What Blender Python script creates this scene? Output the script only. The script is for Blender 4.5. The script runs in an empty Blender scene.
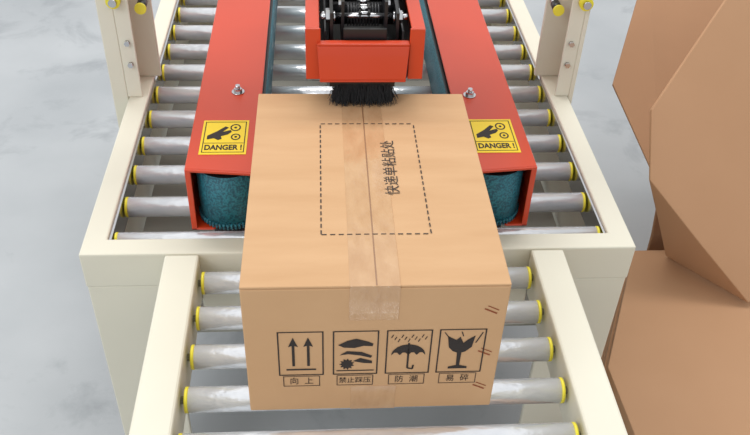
import bpy, bmesh, math, random
from mathutils import Vector, Matrix
random.seed(4)
S=bpy.context.scene
S.view_settings.view_transform='Standard'
# ------------------------------------------------------------ materials
def lin(c):
    return tuple(((v/255)/12.92 if v/255<=.04045 else ((v/255+.055)/1.055)**2.4) for v in c)+(1,)
def mat(name,rgb,rough=.5,metal=0,noise=0,nscale=20,bump=0,bscale=60,coat=0,stretch=(1,1,1),rgb2=None,spec=.5,detail=4):
    m=bpy.data.materials.new(name);m.use_nodes=True
    nt=m.node_tree;b=nt.nodes['Principled BSDF']
    b.inputs['Base Color'].default_value=lin(rgb);b.inputs['Roughness'].default_value=rough
    b.inputs['Metallic'].default_value=metal
    b.inputs['Coat Weight'].default_value=coat
    b.inputs['Specular IOR Level'].default_value=spec
    tc=nt.nodes.new('ShaderNodeTexCoord');mp=nt.nodes.new('ShaderNodeMapping')
    mp.inputs['Scale'].default_value=stretch
    nt.links.new(tc.outputs['Object'],mp.inputs[0])
    if noise:
        n=nt.nodes.new('ShaderNodeTexNoise');n.inputs['Scale'].default_value=nscale;n.inputs['Detail'].default_value=detail
        nt.links.new(mp.outputs[0],n.inputs['Vector'])
        r=nt.nodes.new('ShaderNodeValToRGB');r.color_ramp.elements[0].position=.3;r.color_ramp.elements[1].position=.7
        c1=lin(rgb);c2=lin(rgb2) if rgb2 else tuple(x*(1-noise) for x in c1[:3])+(1,)
        r.color_ramp.elements[0].color=c2;r.color_ramp.elements[1].color=c1
        nt.links.new(n.outputs['Fac'],r.inputs[0]);nt.links.new(r.outputs[0],b.inputs['Base Color'])
    if bump:
        n=nt.nodes.new('ShaderNodeTexNoise');n.inputs['Scale'].default_value=bscale;n.inputs['Detail'].default_value=3
        nt.links.new(mp.outputs[0],n.inputs['Vector'])
        bp=nt.nodes.new('ShaderNodeBump');bp.inputs['Strength'].default_value=bump;bp.inputs['Distance'].default_value=.003
        nt.links.new(n.outputs['Fac'],bp.inputs['Height']);nt.links.new(bp.outputs[0],b.inputs['Normal'])
    return m
M={}
M['cream']=mat('cream_powder_coat',(219,215,197),.45,noise=.04,nscale=6)
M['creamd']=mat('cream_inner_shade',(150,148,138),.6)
M['orange']=mat('orange_paint',(202,62,24),.35,coat=.2,noise=.08,nscale=5)
M['roller']=mat('zinc_roller',(250,251,253),.2,metal=.58,noise=.08,nscale=40,bump=.42,bscale=80,rgb2=(236,238,242),stretch=(.6,1,1))
M['steel']=mat('steel',(205,205,207),.22,metal=1)
M['yellow']=mat('yellow_plastic_cap',(232,218,60),.4)
M['black']=mat('black_metal',(26,26,28),.35)
M['bristle']=mat('black_bristle',(14,14,16),.6)
M['dark']=mat('dark_grey_metal',(66,66,68),.45)
M['card']=mat('carton_kraft',(201,162,122),.75,noise=.1,nscale=5,rgb2=(192,152,112),bump=.1,bscale=40,stretch=(1,6,1),spec=.25,detail=7)
M['tape']=mat('packing_tape',(198,160,121),.12,noise=.14,nscale=30,rgb2=(186,146,107),bump=.45,bscale=30,spec=.6,stretch=(2.2,1,1),coat=.3)
M['seam_shade']=mat('flap_seam_shade',(140,102,70),.4)  # shade of the flap seam, put into a darker colour
M['ink']=mat('black_ink',(42,34,30),.7)
M['inkb']=mat('brown_ink',(140,70,36),.7)
M['bulk']=mat('bulk_cardboard',(184,144,111),.85,noise=.12,nscale=2.5,rgb2=(176,136,103),spec=.2)
M['bulk2']=mat('bulk_cardboard_dark',(170,130,99),.85,noise=.12,nscale=2.5,spec=.2)
M['lab']=mat('danger_label_yellow',(240,206,30),.35)
# floor : grey concrete with patches and stains
m=mat('concrete_floor',(184,187,189),.42,noise=.2,nscale=1.5,rgb2=(160,164,167),bump=.12,bscale=14,detail=10);M['floor']=m
nt=m.node_tree;bs=nt.nodes['Principled BSDF'];src=bs.inputs['Base Color'].links[0].from_socket
tc=[n for n in nt.nodes if n.type=='TEX_COORD'][0]
n2=nt.nodes.new('ShaderNodeTexNoise');n2.inputs['Scale'].default_value=3.6;n2.inputs['Detail'].default_value=12;n2.inputs['Roughness'].default_value=.65;n2.inputs['Distortion'].default_value=.4
nt.links.new(tc.outputs['Object'],n2.inputs['Vector'])
rp=nt.nodes.new('ShaderNodeValToRGB');rp.color_ramp.elements[0].position=.54;rp.color_ramp.elements[1].position=.72
rp.color_ramp.elements[0].color=(0,0,0,1);rp.color_ramp.elements[1].color=(.7,.7,.7,1)
nt.links.new(n2.outputs['Fac'],rp.inputs[0])
mx=nt.nodes.new('ShaderNodeMix');mx.data_type='RGBA';mx.inputs[7].default_value=lin((134,138,142))
nt.links.new(rp.outputs[0],mx.inputs[0]);nt.links.new(src,mx.inputs[6]);nt.links.new(mx.outputs[2],bs.inputs['Base Color'])
# teal ribbed belt
m=mat('teal_belt',(18,84,98),.5);nt=m.node_tree;b=nt.nodes['Principled BSDF']
tc=nt.nodes.new('ShaderNodeTexCoord');ch=nt.nodes.new('ShaderNodeTexNoise');ch.inputs['Scale'].default_value=260
rp=nt.nodes.new('ShaderNodeValToRGB');rp.color_ramp.elements[0].position=.4;rp.color_ramp.elements[1].position=.6
rp.color_ramp.elements[0].color=lin((14,74,90));rp.color_ramp.elements[1].color=lin((36,116,130))
nt.links.new(tc.outputs['Object'],ch.inputs['Vector']);nt.links.new(ch.outputs['Fac'],rp.inputs[0]);nt.links.new(rp.outputs[0],b.inputs['Base Color'])
bp=nt.nodes.new('ShaderNodeBump');bp.inputs['Strength'].default_value=.6;bp.inputs['Distance'].default_value=.003
nt.links.new(ch.outputs['Fac'],bp.inputs['Height']);nt.links.new(bp.outputs[0],b.inputs['Normal'])
M['belt']=m
# ------------------------------------------------------------ builder
def empty(name,loc=(0,0,0)):
    e=bpy.data.objects.new(name,None);e.location=loc;S.collection.objects.link(e);return e
class MB:
    def __init__(s): s.bm=bmesh.new();s.mats=[]
    def mi(s,k):
        if k not in s.mats:s.mats.append(k)
        return s.mats.index(k)
    def box(s,x0,x1,y0,y1,z0,z1,k):
        s.hexa([(x,y,z) for z in(z0,z1) for y in(y0,y1) for x in(x0,x1)],k)
    def hexa(s,p,k):
        vs=[s.bm.verts.new(q) for q in p]
        for f in((0,2,3,1),(4,5,7,6),(0,1,5,4),(2,6,7,3),(0,4,6,2),(1,3,7,5)):
            fc=s.bm.faces.new([vs[i] for i in f]);fc.material_index=s.mi(k)
    def cyl(s,a,b,r,k,n=28,r2=None,cap=True,smooth=True):
        a=Vector(a);b=Vector(b);d=(b-a).normalized();q=d.to_track_quat('Z','Y')
        if r2 is None:r2=r
        A=[];B=[]
        for i in range(n):
            t=2*math.pi*i/n;v=q@Vector((math.cos(t),math.sin(t),0))
            A.append(s.bm.verts.new(a+v*r));B.append(s.bm.verts.new(b+v*r2))
        for i in range(n):
            j=(i+1)%n;f=s.bm.faces.new((A[i],A[j],B[j],B[i]));f.smooth=smooth;f.material_index=s.mi(k)
        if cap:
            f=s.bm.faces.new(A[::-1]);f.material_index=s.mi(k)
            f=s.bm.faces.new(B);f.material_index=s.mi(k)
    def face(s,pts,k):
        f=s.bm.faces.new([s.bm.verts.new(p) for p in pts]);f.material_index=s.mi(k);return f
    def prism(s,poly,z0,z1,k):
        A=[s.bm.verts.new((x,y,z0)) for x,y in poly];B=[s.bm.verts.new((x,y,z1)) for x,y in poly]
        n=len(poly)
        for i in range(n):
            j=(i+1)%n;f=s.bm.faces.new((A[i],A[j],B[j],B[i]));f.material_index=s.mi(k)
        f=s.bm.faces.new(A[::-1]);f.material_index=s.mi(k);f=s.bm.faces.new(B);f.material_index=s.mi(k)
    def obj(s,name,parent=None,bevel=0,recalc=True):
        if recalc: bmesh.ops.recalc_face_normals(s.bm,faces=s.bm.faces)
        me=bpy.data.meshes.new(name);s.bm.to_mesh(me);s.bm.free()
        for k in s.mats: me.materials.append(M[k])
        o=bpy.data.objects.new(name,me);S.collection.objects.link(o)
        if parent:o.parent=parent
        if bevel:
            md=o.modifiers.new('bevel','BEVEL');md.width=bevel;md.segments=2;md.limit_method='ANGLE';md.angle_limit=.7
        return o
FZ=-.70; R=.019
b=MB();b.box(-7,7,-3,11,FZ-.05,FZ,'floor');b.obj('floor')
def roller(b,x0,x1,y,r,z):
    b.cyl((x0+.005,y,z),(x1-.005,y,z),r,'roller',36)
    for xa,xb in((x0,x0+.005),(x1-.005,x1)):
        b.cyl((xa,y,z),(xb,y,z),r*1.01,'yellow',36)
    b.cyl((x0-.012,y,z),(x1+.012,y,z),.006,'steel',12)
# ------------------------------------------------------------ carton sealing machine
mach=empty('carton_sealing_machine')
b=MB()
ZT=.010
YB=2.55
b.prism([(-.482,1.087),(.482,1.087),(.482,YB),(.441,YB),(.441,1.128),(-.441,1.128),(-.441,YB),(-.482,YB)],ZT-.075,ZT,'cream')
b.box(-.441,.441,YB-.04,YB-.001,ZT-.074,ZT-.001,'cream')
for s in(-1,1):
    xs=sorted((s*.470,s*.481)); b.box(xs[0],xs[1],1.10,YB-.002,-.30,ZT-.075,'cream')     # side apron
    for yy in(1.089,YB-.145):                                                       # legs
        xs=sorted((s*.345,s*.4805)); b.box(xs[0],xs[1],yy,yy+.012,FZ+.06,ZT-.075,'cream')
        xs=sorted((s*.469,s*.4800)); b.box(xs[0],xs[1],yy+.012,yy+.14,FZ+.06,ZT-.075,'cream')
        b.cyl((s*.43,yy+.05,FZ),(s*.43,yy+.05,FZ+.30),.02,'black')
        b.cyl((s*.43,yy+.05,FZ),(s*.43,yy+.05,FZ+.012),.035,'black')
b.obj('frame',mach,bevel=.003)
b=MB()
for s in (-1,1):
    xs=sorted((s*.436,s*.4405)); b.box(xs[0],xs[1],1.13,YB-.042,-.05,.004,'steel')
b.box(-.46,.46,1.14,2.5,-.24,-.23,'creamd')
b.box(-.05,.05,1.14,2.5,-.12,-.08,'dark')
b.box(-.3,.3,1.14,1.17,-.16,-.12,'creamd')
for s in(-1,1): b.cyl((s*.23,1.22,-.14),(s*.23,1.22,-.045),.04,'dark')
b.obj('inner_pan',mach)
b=MB()
roller(b,-.4336,.4336,1.150,.0150,-.013)
for k in range(1,14):
    roller(b,-.4336,.4336,1.1524+.10105*k,R,-R)
b.obj('rollers',mach)
for s in(-1,1):
    b=MB()
    def bx(x0,x1,y0,y1,z0,z1,k):
        xs=sorted((s*x0,s*x1));b.box(xs[0],xs[1],y0,y1,z0,z1,k)
    b.prism([(s*.300,1.160),(s*.300,2.35),(s*.181,2.35),(s*.181,1.147)],.131,.135,'orange')
    bx(.296,.300,1.160,2.35,.006,.131,'orange')
    bx(.290,.300,1.156,1.160,.004,.131,'orange')
    b.prism([(s*.300,1.156),(s*.300,1.160),(s*.181,1.147),(s*.181,1.143)],.130,.135,'orange')
    b.prism([(s*.300,1.156),(s*.300,2.35),(s*.20,2.35),(s*.20,1.20),(s*.262,1.156)],.004,.009,'orange')
    bx(.186,.190,1.30,2.35,.012,.125,'black')
    b.obj('side_drive_cover',mach,bevel=.0015)
    b=MB();xo=.232;rr=.056;ya=1.203;yb=2.29
    path=[]
    for i in range(25):
        t=math.pi+math.pi*i/24; path.append((xo+rr*math.cos(t),ya+rr*math.sin(t)))
    for i in range(25):
        t=math.pi*i/24; path.append((xo+rr*math.cos(t),yb+rr*math.sin(t)))
    n=len(path);z0,z1=.018,.124
    cx=[(xo,ya if i<25 else yb) for i in range(50)]
    out=[[b.bm.verts.new((s*x,y,z)) for x,y in path] for z in(z0,z1)]
    inn=[[b.bm.verts.new((s*(c[0]+(x-c[0])*.86),c[1]+(y-c[1])*.86,z)) for (x,y),c in zip(path,cx)] for z in(z0,z1)]
    for i in range(n):
        j=(i+1)%n
        f=b.bm.faces.new((out[0][i],out[0][j],out[1][j],out[1][i]));f.material_index=b.mi('belt');f.smooth=True
        f=b.bm.faces.new((inn[0][i],inn[1][i],inn[1][j],inn[0][j]));f.material_index=b.mi('black')
        for q in(0,1):
            f=b.bm.faces.new((out[q][i],out[q][j],inn[q][j],inn[q][i]));f.material_index=b.mi('black')
    for i in range(0,26):
        t=math.pi+math.pi*(i+.5)/26;c=Vector((s*(xo+(rr+.0005)*math.cos(t)),ya+(rr+.0005)*math.sin(t),0))
        b.cyl((c.x,c.y,.013),(c.x,c.y,.024),.0026,'belt',6)
    for yy in(ya,yb): b.cyl((s*xo,yy,.018),(s*xo,yy,.116),.047,'dark',32)
    b.obj('side_belt',mach)
    b=MB();bxx,by=(-.227,1.409) if s<0 else (.217,1.395)
    b.cyl((bxx,by,.135),(bxx,by,.137),.012,'steel');b.cyl((bxx,by,.137),(bxx,by,.143),.008,'steel',6,smooth=False)
    b.cyl((bxx,by,.143),(bxx,by,.150),.0045,'steel',14)
    b.obj('bolt',mach)
    b=MB()
    x0,x1=(-.281,-.200) if s<0 else (.199,.280);y0,y1=1.200,1.308;z=.1356
    b.face([(x0,y0,z),(x1,y0,z),(x1,y1,z),(x0,y1,z)],'lab')
    z=.1359
    def fr(a,c,d,e,w):
        for q in((a,c,d,d+w),(a,c,e-w,e),(a,a+w,d,e),(c-w,c,d,e)):
            b.face([(q[0],q[2],z),(q[1],q[2],z),(q[1],q[3],z),(q[0],q[3],z)],'ink')
    fr(x0+.004,x1-.004,y0+.006,y1-.005,.0016)
    b.face([(x0+.006,y0+.034,z),(x1-.006,y0+.034,z),(x1-.006,y0+.0355,z),(x0+.006,y0+.0355,z)],'ink')
    def ring(cx_,cy_,r0,r1,n=20):
        for i in range(n):
            a0=2*math.pi*i/n;a1=2*math.pi*(i+1)/n
            b.face([(cx_+r0*math.cos(a0),cy_+r0*1.2*math.sin(a0),z),(cx_+r1*math.cos(a0),cy_+r1*1.2*math.sin(a0),z),(cx_+r1*math.cos(a1),cy_+r1*1.2*math.sin(a1),z),(cx_+r0*math.cos(a1),cy_+r0*1.2*math.sin(a1),z)],'ink')
    ring(x0+.058,y0+.084,.007,.0095);ring(x0+.060,y0+.054,.006,.0085);ring(x0+.058,y0+.084,0.0001,.0025);ring(x0+.060,y0+.054,0.0001,.0025)
    hand=[(.010,.058),(.010,.046),(.022,.050),(.030,.044),(.036,.048),(.034,.056),(.046,.062),(.052,.070),(.050,.076),(.036,.070),(.046,.084),(.040,.088),(.026,.072)]
    b.face([(x0+p,y0+q,z) for p,q in hand],'ink')
    b.obj('danger_label',mach,recalc=False)
def text(body,name,parent,mw,size,k,sx=1,bold=.0):
    cu=bpy.data.curves.new(name,'FONT');cu.body=body;cu.size=size;cu.align_x='CENTER';cu.align_y='CENTER';cu.offset=bold
    o=bpy.data.objects.new(name,cu);S.collection.objects.link(o)
    dg=bpy.context.evaluated_depsgraph_get();me=bpy.data.meshes.new_from_object(o.evaluated_get(dg))
    bpy.data.objects.remove(o)
    me.transform(Matrix.Diagonal((sx,1,1,1)));me.transform(mw)
    me.materials.clear();me.materials.append(M[k])
    o=bpy.data.objects.new(name,me);S.collection.objects.link(o);o.parent=parent;return o
for s in(-1,1):
    cxx=-.2405 if s<0 else .2395
    text('DANGER !','danger_text',mach,Matrix.Translation((cxx,1.2205,.1360)),.021,'ink',sx=.68,bold=.0007)
# posts + crossbeam
b=MB()
for s in(-1,1):
    xo_=.516 if s<0 else .494
    def bx(x0,x1,y0,y1,z0,z1,k):
        xs=sorted((s*x0,s*x1));b.box(xs[0],xs[1],y0,y1,z0,z1,k)
    bx(.4835,xo_,1.60,1.70,-.20,.80,'cream')
    bx(.425,.4835,1.690,1.70,.0105,.80,'cream')
    bx(.452,.4835,1.60,1.604,.0105,.80,'cream')
b.box(-.516,.494,1.60,1.70,.80,.86,'cream')
b.box(-.05,.05,1.60,1.68,.42,.80,'cream')
b.obj('upright_posts',mach,bevel=.002)
b=MB()
for s in(-1,1):
    b.cyl((s*.478,1.5995,.235),(s*.478,1.585,.235),.014,'yellow');b.cyl((s*.478,1.585,.235),(s*.478,1.578,.235),.008,'steel')
    b.cyl((s*.436,1.69,.20),(s*.436,1.665,.20),.007,'steel');b.cyl((s*.436,1.665,.20),(s*.436,1.635,.20),.010,'black')
    b.cyl((s*.436,1.635,.20),(s*.436,1.630,.20),.012,'yellow')
    b.cyl((s*.466,1.5995,.09),(s*.466,1.592,.09),.006,'steel',6)
    b.cyl((s*.466,1.5995,.14),(s*.466,1.592,.14),.006,'steel',6)
b.obj('adjust_knobs',mach)
# tape head
b=MB()
Z0,Z1=.284,.350
for s in(-1,1):
    def bx(x0,x1,y0,y1,z0,z1,k):
        xs=sorted((s*x0,s*x1));b.box(xs[0],xs[1],y0,y1,z0,z1,k)
    bx(.090,.094,1.20,1.75,Z0,Z1+.02,'orange')
    bx(.072,.094,1.20,1.75,Z1+.02,Z1+.023,'orange')
    bx(.070,.094,1.196,1.20,Z0,Z1+.023,'orange')
b.hexa([(-.072,1.182,.290),(.066,1.182,.290),(-.072,1.186,.290),(.066,1.186,.290),(-.076,1.190,.346),(.070,1.190,.346),(-.076,1.194,.346),(.070,1.194,.346)],'orange')
b.box(-.072,.066,1.182,1.200,.286,.290,'orange')
b.box(-.076,.070,1.190,1.204,.346,.350,'orange')
b.box(-.09,.09,1.20,1.75,Z0,Z0+.003,'dark')
b.box(-.09,.09,1.70,1.75,Z0,.44,'black')
b.box(-.05,.05,1.62,1.70,.40,.44,'black')
b.obj('tape_head_housing',mach,bevel=.0015)
b=MB()
for s in(-1,1):
    def bx(x0,x1,y0,y1,z0,z1,k):
        xs=sorted((s*x0,s*x1));b.box(xs[0],xs[1],y0,y1,z0,z1,k)
    bx(.050,.055,1.225,1.68,.288,.385,'black')
    bx(.032,.037,1.235,1.30,.33,.400,'black')
    bx(.061,.064,1.23,1.60,.30,.352,'dark')
    bx(.037,.050,1.300,1.312,.384,.392,'black')
    for yy,zz in((1.245,.37),(1.285,.355),(1.33,.375)):
        b.cyl((s*.055,yy,zz),(s*.061,yy,zz),.010,'steel',6,smooth=False)
        b.cyl((s*.061,yy,zz),(s*.069,yy,zz),.005,'steel',12)
        b.cyl((s*.046,yy,zz),(s*.050,yy,zz),.009,'steel',20)
    for yy in(1.246,1.27): b.cyl((s*.037,yy,.392),(s*.041,yy,.392),.005,'steel',6,smooth=False)
for yy,zz,rr,k in((1.245,.372,.0045,'steel'),(1.285,.355,.016,'black'),(1.318,.388,.008,'steel'),(1.37,.36,.02,'black'),(1.43,.37,.006,'steel')):
    b.cyl((-.050,yy,zz),(.050,yy,zz),rr,k)
for i in range(11):
    x=-.026+i*.0050
    b.cyl((x,1.285,.355),(x+.0026,1.285,.355),.0190,'dark',28)
b.box(-.034,.034,1.208,1.214,.330,.366,'black')
for i in range(7):   # roller chain over the centre
    yy=1.235+i*.013; zz=.378+.002*(i%2)
    b.box(-.0085,-.0060,yy,yy+.014,zz-.004,zz+.004,'black');b.box(.0060,.0085,yy,yy+.014,zz-.004,zz+.004,'black')
    b.cyl((-.010,yy+.006,zz),(.010,yy+.006,zz),.0032,'steel',12)
b.box(-.024,.024,1.345,1.355,.38,.40,'dark')
for i in range(16):
    t=i/16
    b.cyl((-.0755,1.225+.12*t,.362),(-.0755,1.2285+.12*t,.362),.0055 if i%2 else .0042,'steel',10)
b.obj('tape_head_mechanism',mach)
b=MB()
b.box(-.056,.050,1.2005,1.220,.268,.285,'black')
for i in range(1300):
    x=random.uniform(-.048,.043);yy=random.uniform(1.200,1.217)
    sp=random.gauss(0,.005)+(x+.002)*.08
    b.cyl((x,yy,.272),(x+sp,yy-.012+random.uniform(-.012,.006),.2415+random.uniform(0,.011)),.0008,'bristle',4,r2=.0004,cap=False)
b.obj('brush',mach)
# ------------------------------------------------------------ infeed roller conveyor
ext=empty('roller_conveyor')
b=MB()
for s in(-1,1):
    xc=.006
    xs=sorted((xc+s*.286,xc+s*.344)); b.box(xs[0],xs[1],.30,1.085,-.075,ZT,'cream')
    xs=sorted((xc+s*.300,xc+s*.340)); b.box(xs[0],xs[1],.34,.38,FZ,-.075,'cream')
b.box(-.294,.306,.345,.375,-.35,-.31,'cream')
b.box(-.280,.292,1.060,1.085,-.095,-.042,'cream')
b.box(-.280,.292,.30,.33,-.075,-.04,'cream')
b.obj('side_rails',ext,bevel=.004)
b=MB()
for k in range(9):
    roller(b,.006-.2790,.006+.2790,1.044-.0822*k,R,-R)
b.obj('rollers',ext)
# ------------------------------------------------------------ packing carton
box=empty('packing_carton',(-.0048,.7585,0));box.rotation_euler=(0,0,-.00435)
W=.342;Lb=.4667;H=.2406
b=MB()
h=W/2
b.box(-h,h,0,Lb,.0005,H-.004,'card')
b.obj('body',box,bevel=.002)
b=MB()
b.box(-h,-.0008,.0005,Lb-.0005,H-.0038,H,'card');b.box(.0008,h,.0005,Lb-.0005,H-.0038,H-.0004,'card')
b.obj('top_flaps',box,bevel=.0014)
b=MB()
b.box(-.034,.030,-.0004,Lb+.0004,H-.002,H+.0003,'tape')
b.box(-.034,.030,-.0005,.002,H-.060,H+.0002,'tape')
b.box(-.030,.033,-.0005,.002,.0006,.05,'tape')
b.box(-.034,.030,Lb-.002,Lb+.0005,H-.06,H+.0002,'tape')
b.box(-.0009,.0009,.001,Lb-.001,H,H+.0006,'seam_shade')  # thin dark strip on the tape, painted shading line of the flap seam
b.obj('tape',box)
def top(u,v,e=.0007): return (u,v,H+e)
def front(u,v,e=.0006): return (u,-e,v)
b=MB()
def line(f,p,q,w,k='ink'):
    p=Vector(p);q=Vector(q);d=(q-p).normalized();n=Vector((-d.y,d.x))*w/2
    b.face([f(*(p-n)),f(*(q-n)),f(*(q+n)),f(*(p+n))],k)
def dash(p,q,n):
    p=Vector(p);q=Vector(q)
    for i in range(n):
        line(top,p+(q-p)*((i+.05)/n),p+(q-p)*((i+.66)/n),.0018)
x0,x1,y0,y1=-.069,.079,.100,.372
dash((x0,y0),(x1,y0),13);dash((x0,y1),(x1,y1),13);dash((x0,y0),(x0,y1),20);dash((x1,y0),(x1,y1),20)
def P(pts,k='ink'): b.face([front(*p) for p in pts],k)
def rect(a,c,d,e,w=.0018):
    line(front,(a,d),(c,d),w);line(front,(a,e),(c,e),w);line(front,(a,d-w/2),(a,e+w/2),w);line(front,(c,d-w/2),(c,e+w/2),w)
zt,zb=.160,.076
cells=[(-.127,-.068),(-.054,.005),(.017,.076),(.087,.148)]
for a,c in cells:
    rect(a,c,zb,zt); rect(a+.005,c-.005,zb-.023,zb-.003,.0010)
a,c=cells[0];m_=(a+c)/2
for cx_ in(m_-.010,m_+.010):
    P([(cx_-.0018,zb+.018),(cx_+.0018,zb+.018),(cx_+.0018,zt-.026),(cx_+.0065,zt-.028),(cx_,zt-.010),(cx_-.0065,zt-.028),(cx_-.0018,zt-.026)])
line(front,(m_-.020,zb+.011),(m_+.020,zb+.011),.003)
a,c=cells[1]
P([(a+.006,zt-.026),(a+.018,zt-.018),(a+.030,zt-.014),(a+.046,zt-.020),(a+.053,zt-.024),(a+.052,zt-.029),(a+.040,zt-.028),(a+.028,zt-.032),(a+.014,zt-.031)])
P([(a+.008,zb+.038),(a+.018,zb+.046),(a+.038,zb+.044),(a+.052,zb+.036),(a+.050,zb+.032),(a+.036,zb+.037),(a+.020,zb+.040)])
P([(a+.026,zb+.026),(a+.036,zb+.032),(a+.052,zb+.026),(a+.052,zb+.021),(a+.040,zb+.022)])
pts=[]
for i in range(22):
    t=2*math.pi*i/22;r=.0105 if i%2 else .007
    pts.append((a+.018+r*math.cos(t),zb+.020+r*1.1*math.sin(t)))
P(pts)
line(front,(a+.004,zb+.007),(c-.004,zb+.007),.002)
a,c=cells[2];m_=(a+c)/2
pts=[]
for i in range(17):
    t=math.pi*i/16;pts.append((m_+.023*math.cos(t),zb+.036+.021*math.sin(t)))
for i in range(1,12):
    t=i/12;x=m_-.023+.046*t;pts.append((x,zb+.036+.006*abs(math.sin(t*math.pi*4))))
P(pts)
line(front,(m_,zb+.060),(m_,zb+.010),.0026);line(front,(m_,zb+.010),(m_+.007,zb+.008),.0026);line(front,(m_+.007,zb+.008),(m_+.008,zb+.016),.0026)
for i in range(11):
    x=a+.008+i*.0045; zz=zt-.008-(i%3)*.004
    line(front,(x,zz),(x-.0025,zz-.006),.0013)
a,c=cells[3];m_=(a+c)/2-.002
P([(m_-.018,zt-.012),(m_-.006,zt-.020),(m_-.001,zt-.014),(m_+.004,zt-.026),(m_+.010,zt-.019),(m_+.019,zt-.012),(m_+.016,zt-.034),(m_+.008,zt-.043),(m_+.003,zt-.045),(m_+.0022,zb+.014),(m_+.013,zb+.011),(m_+.013,zb+.007),(m_-.013,zb+.007),(m_-.013,zb+.011),(m_-.0022,zb+.014),(m_-.003,zt-.045),(m_-.009,zt-.042),(m_-.015,zt-.034)])
line(front,(a+.006,zt-.005),(a+.014,zt-.018),.0014);line(front,(c-.004,zt-.006),(c-.012,zt-.026),.0016);line(front,(m_,zt-.004),(m_+.003,zt-.013),.0014)
for v in(.192,.112,.042):
    line(front,(.141,v+.006),(.158,v-.003),.0024,'inkb');line(front,(.145,v+.011),(.160,v+.003),.0016,'inkb')
b.obj('printed_marks',box,recalc=False)
Fm=lambda x,z:Matrix.Translation((x,-.0006,z))@Matrix.Rotation(math.pi/2,4,'X')
for (a,c),t in zip(cells,('向  上','禁止踩压','防  潮','易  碎')):
    text(t,'label_text',box,Fm((a+c)/2,zb-.0135),.0130 if ' ' not in t else .015,'ink',sx=.86)
text('快递单粘贴处','slip_text',box,Matrix.Translation((.035,.255,H+.0007))@Matrix.Rotation(math.pi/2,4,'Z'),.0232,'ink')
# ------------------------------------------------------------ bulk cardboard at right
b=MB()
poly=[(.535,1.17),(.705,1.545),(.95,1.545),(1.7,1.50),(1.7,.35),(.56,.35)]
for i in range(6):
    z=FZ+.3*i/6; dx=.004*(i%2)
    b.prism([(x+dx,y-dx) for x,y in poly],z,z+.0495,'bulk')
b.obj('flattened_carton_stack',bevel=.002)
def sheet(quads,name,k,th):
    me=bpy.data.meshes.new(name);bm=bmesh.new()
    for q in quads:
        bm.faces.new([bm.verts.new(p) for p in q])
    bmesh.ops.remove_doubles(bm,verts=bm.verts,dist=1e-5)
    bmesh.ops.recalc_face_normals(bm,faces=bm.faces)
    bm.to_mesh(me);bm.free();me.materials.append(M[k])
    o=bpy.data.objects.new(name,me);S.collection.objects.link(o)
    md=o.modifiers.new('t','SOLIDIFY');md.thickness=th;md.offset=0
    md=o.modifiers.new('b','BEVEL');md.width=.002;md.segments=2
    return o
B1=(.86,2.25,.06);B2=(.694,1.885,-.126);B3=(.754,1.589,-.247)
B3b=(.775,1.60,-.40);B3c=(.79,1.61,-.695)
R1=(1.75,2.55,.35);R3=(1.75,1.85,-.10);Rb=(1.75,1.87,-.40);Rc=(1.75,1.90,-.695)
sheet([(B1,B2,B3,R3),(B1,R3,R1),(B3,B3b,Rb,R3),(B3b,B3c,Rc,Rb)],'cardboard_sheet','bulk2',.008)
P1=Vector((.86,1.762,.168));P2=Vector((.675,1.588,-.019));P3=Vector((.676,1.464,-.123));P4=Vector((.92,1.34,-.390))
nn=(P1-P2).cross(P4-P2).normalized();pr=lambda p:p-nn*((p-P2).dot(nn));d=(P1-P2)
P3=pr(P3);Q=Vector((.785,1.515,-.394));Pm=P3.lerp(P4,.5)
T=tuple
sheet([(T(P1+d*.6),T(P2),T(P3),T(Pm),T(P4),T(P4+d*1.4),T(P1+d*2.2)),(T(P3),T(Q),T(Pm)),(T(Pm),T(Q),T(P4))],'cardboard_sheet','bulk',.010)
# ------------------------------------------------------------ light & world
w=bpy.data.worlds.new('World');S.world=w;w.use_nodes=True
bg=w.node_tree.nodes['Background'];bg.inputs[0].default_value=(.96,.98,1,1);bg.inputs[1].default_value=.9
def area(name,loc,target,size,power,col=(1,1,1)):
    l=bpy.data.lights.new(name,'AREA');l.shape='RECTANGLE';l.size=size[0];l.size_y=size[1];l.energy=power;l.color=col
    o=bpy.data.objects.new(name,l);S.collection.objects.link(o);o.location=loc
    o.rotation_euler=(Vector(target)-Vector(loc)).to_track_quat('-Z','Y').to_euler();return o
area('ceiling_light',(0,2.9,3.4),(0,1.4,0),(5.0,.8),110,(1,.99,.97))
area('front_light',(-2.5,-1.0,2.6),(0,1.2,0),(2,1.5),42,(.97,.98,1))  # unseen cool area light behind the camera at left, no window there
# ------------------------------------------------------------ camera
f,pit,yaw,rol=840.52,.68024,.08587,.04214
fw=Vector((math.sin(yaw)*math.cos(pit),math.cos(yaw)*math.cos(pit),-math.sin(pit)))
rt=Vector((math.cos(yaw),-math.sin(yaw),0));up=rt.cross(fw)
c,s=math.cos(rol),math.sin(rol)
r2=c*rt+s*up;u2=-s*rt+c*up
cd=bpy.data.cameras.new('Camera');cd.sensor_width=36;cd.lens=f/750*36;cd.clip_start=.01
co=bpy.data.objects.new('Camera',cd);S.collection.objects.link(co)
co.matrix_world=Matrix(((r2.x,u2.x,-fw.x,-.07615),(r2.y,u2.y,-fw.y,0),(r2.z,u2.z,-fw.z,.96679),(0,0,0,1)))
S.camera=co
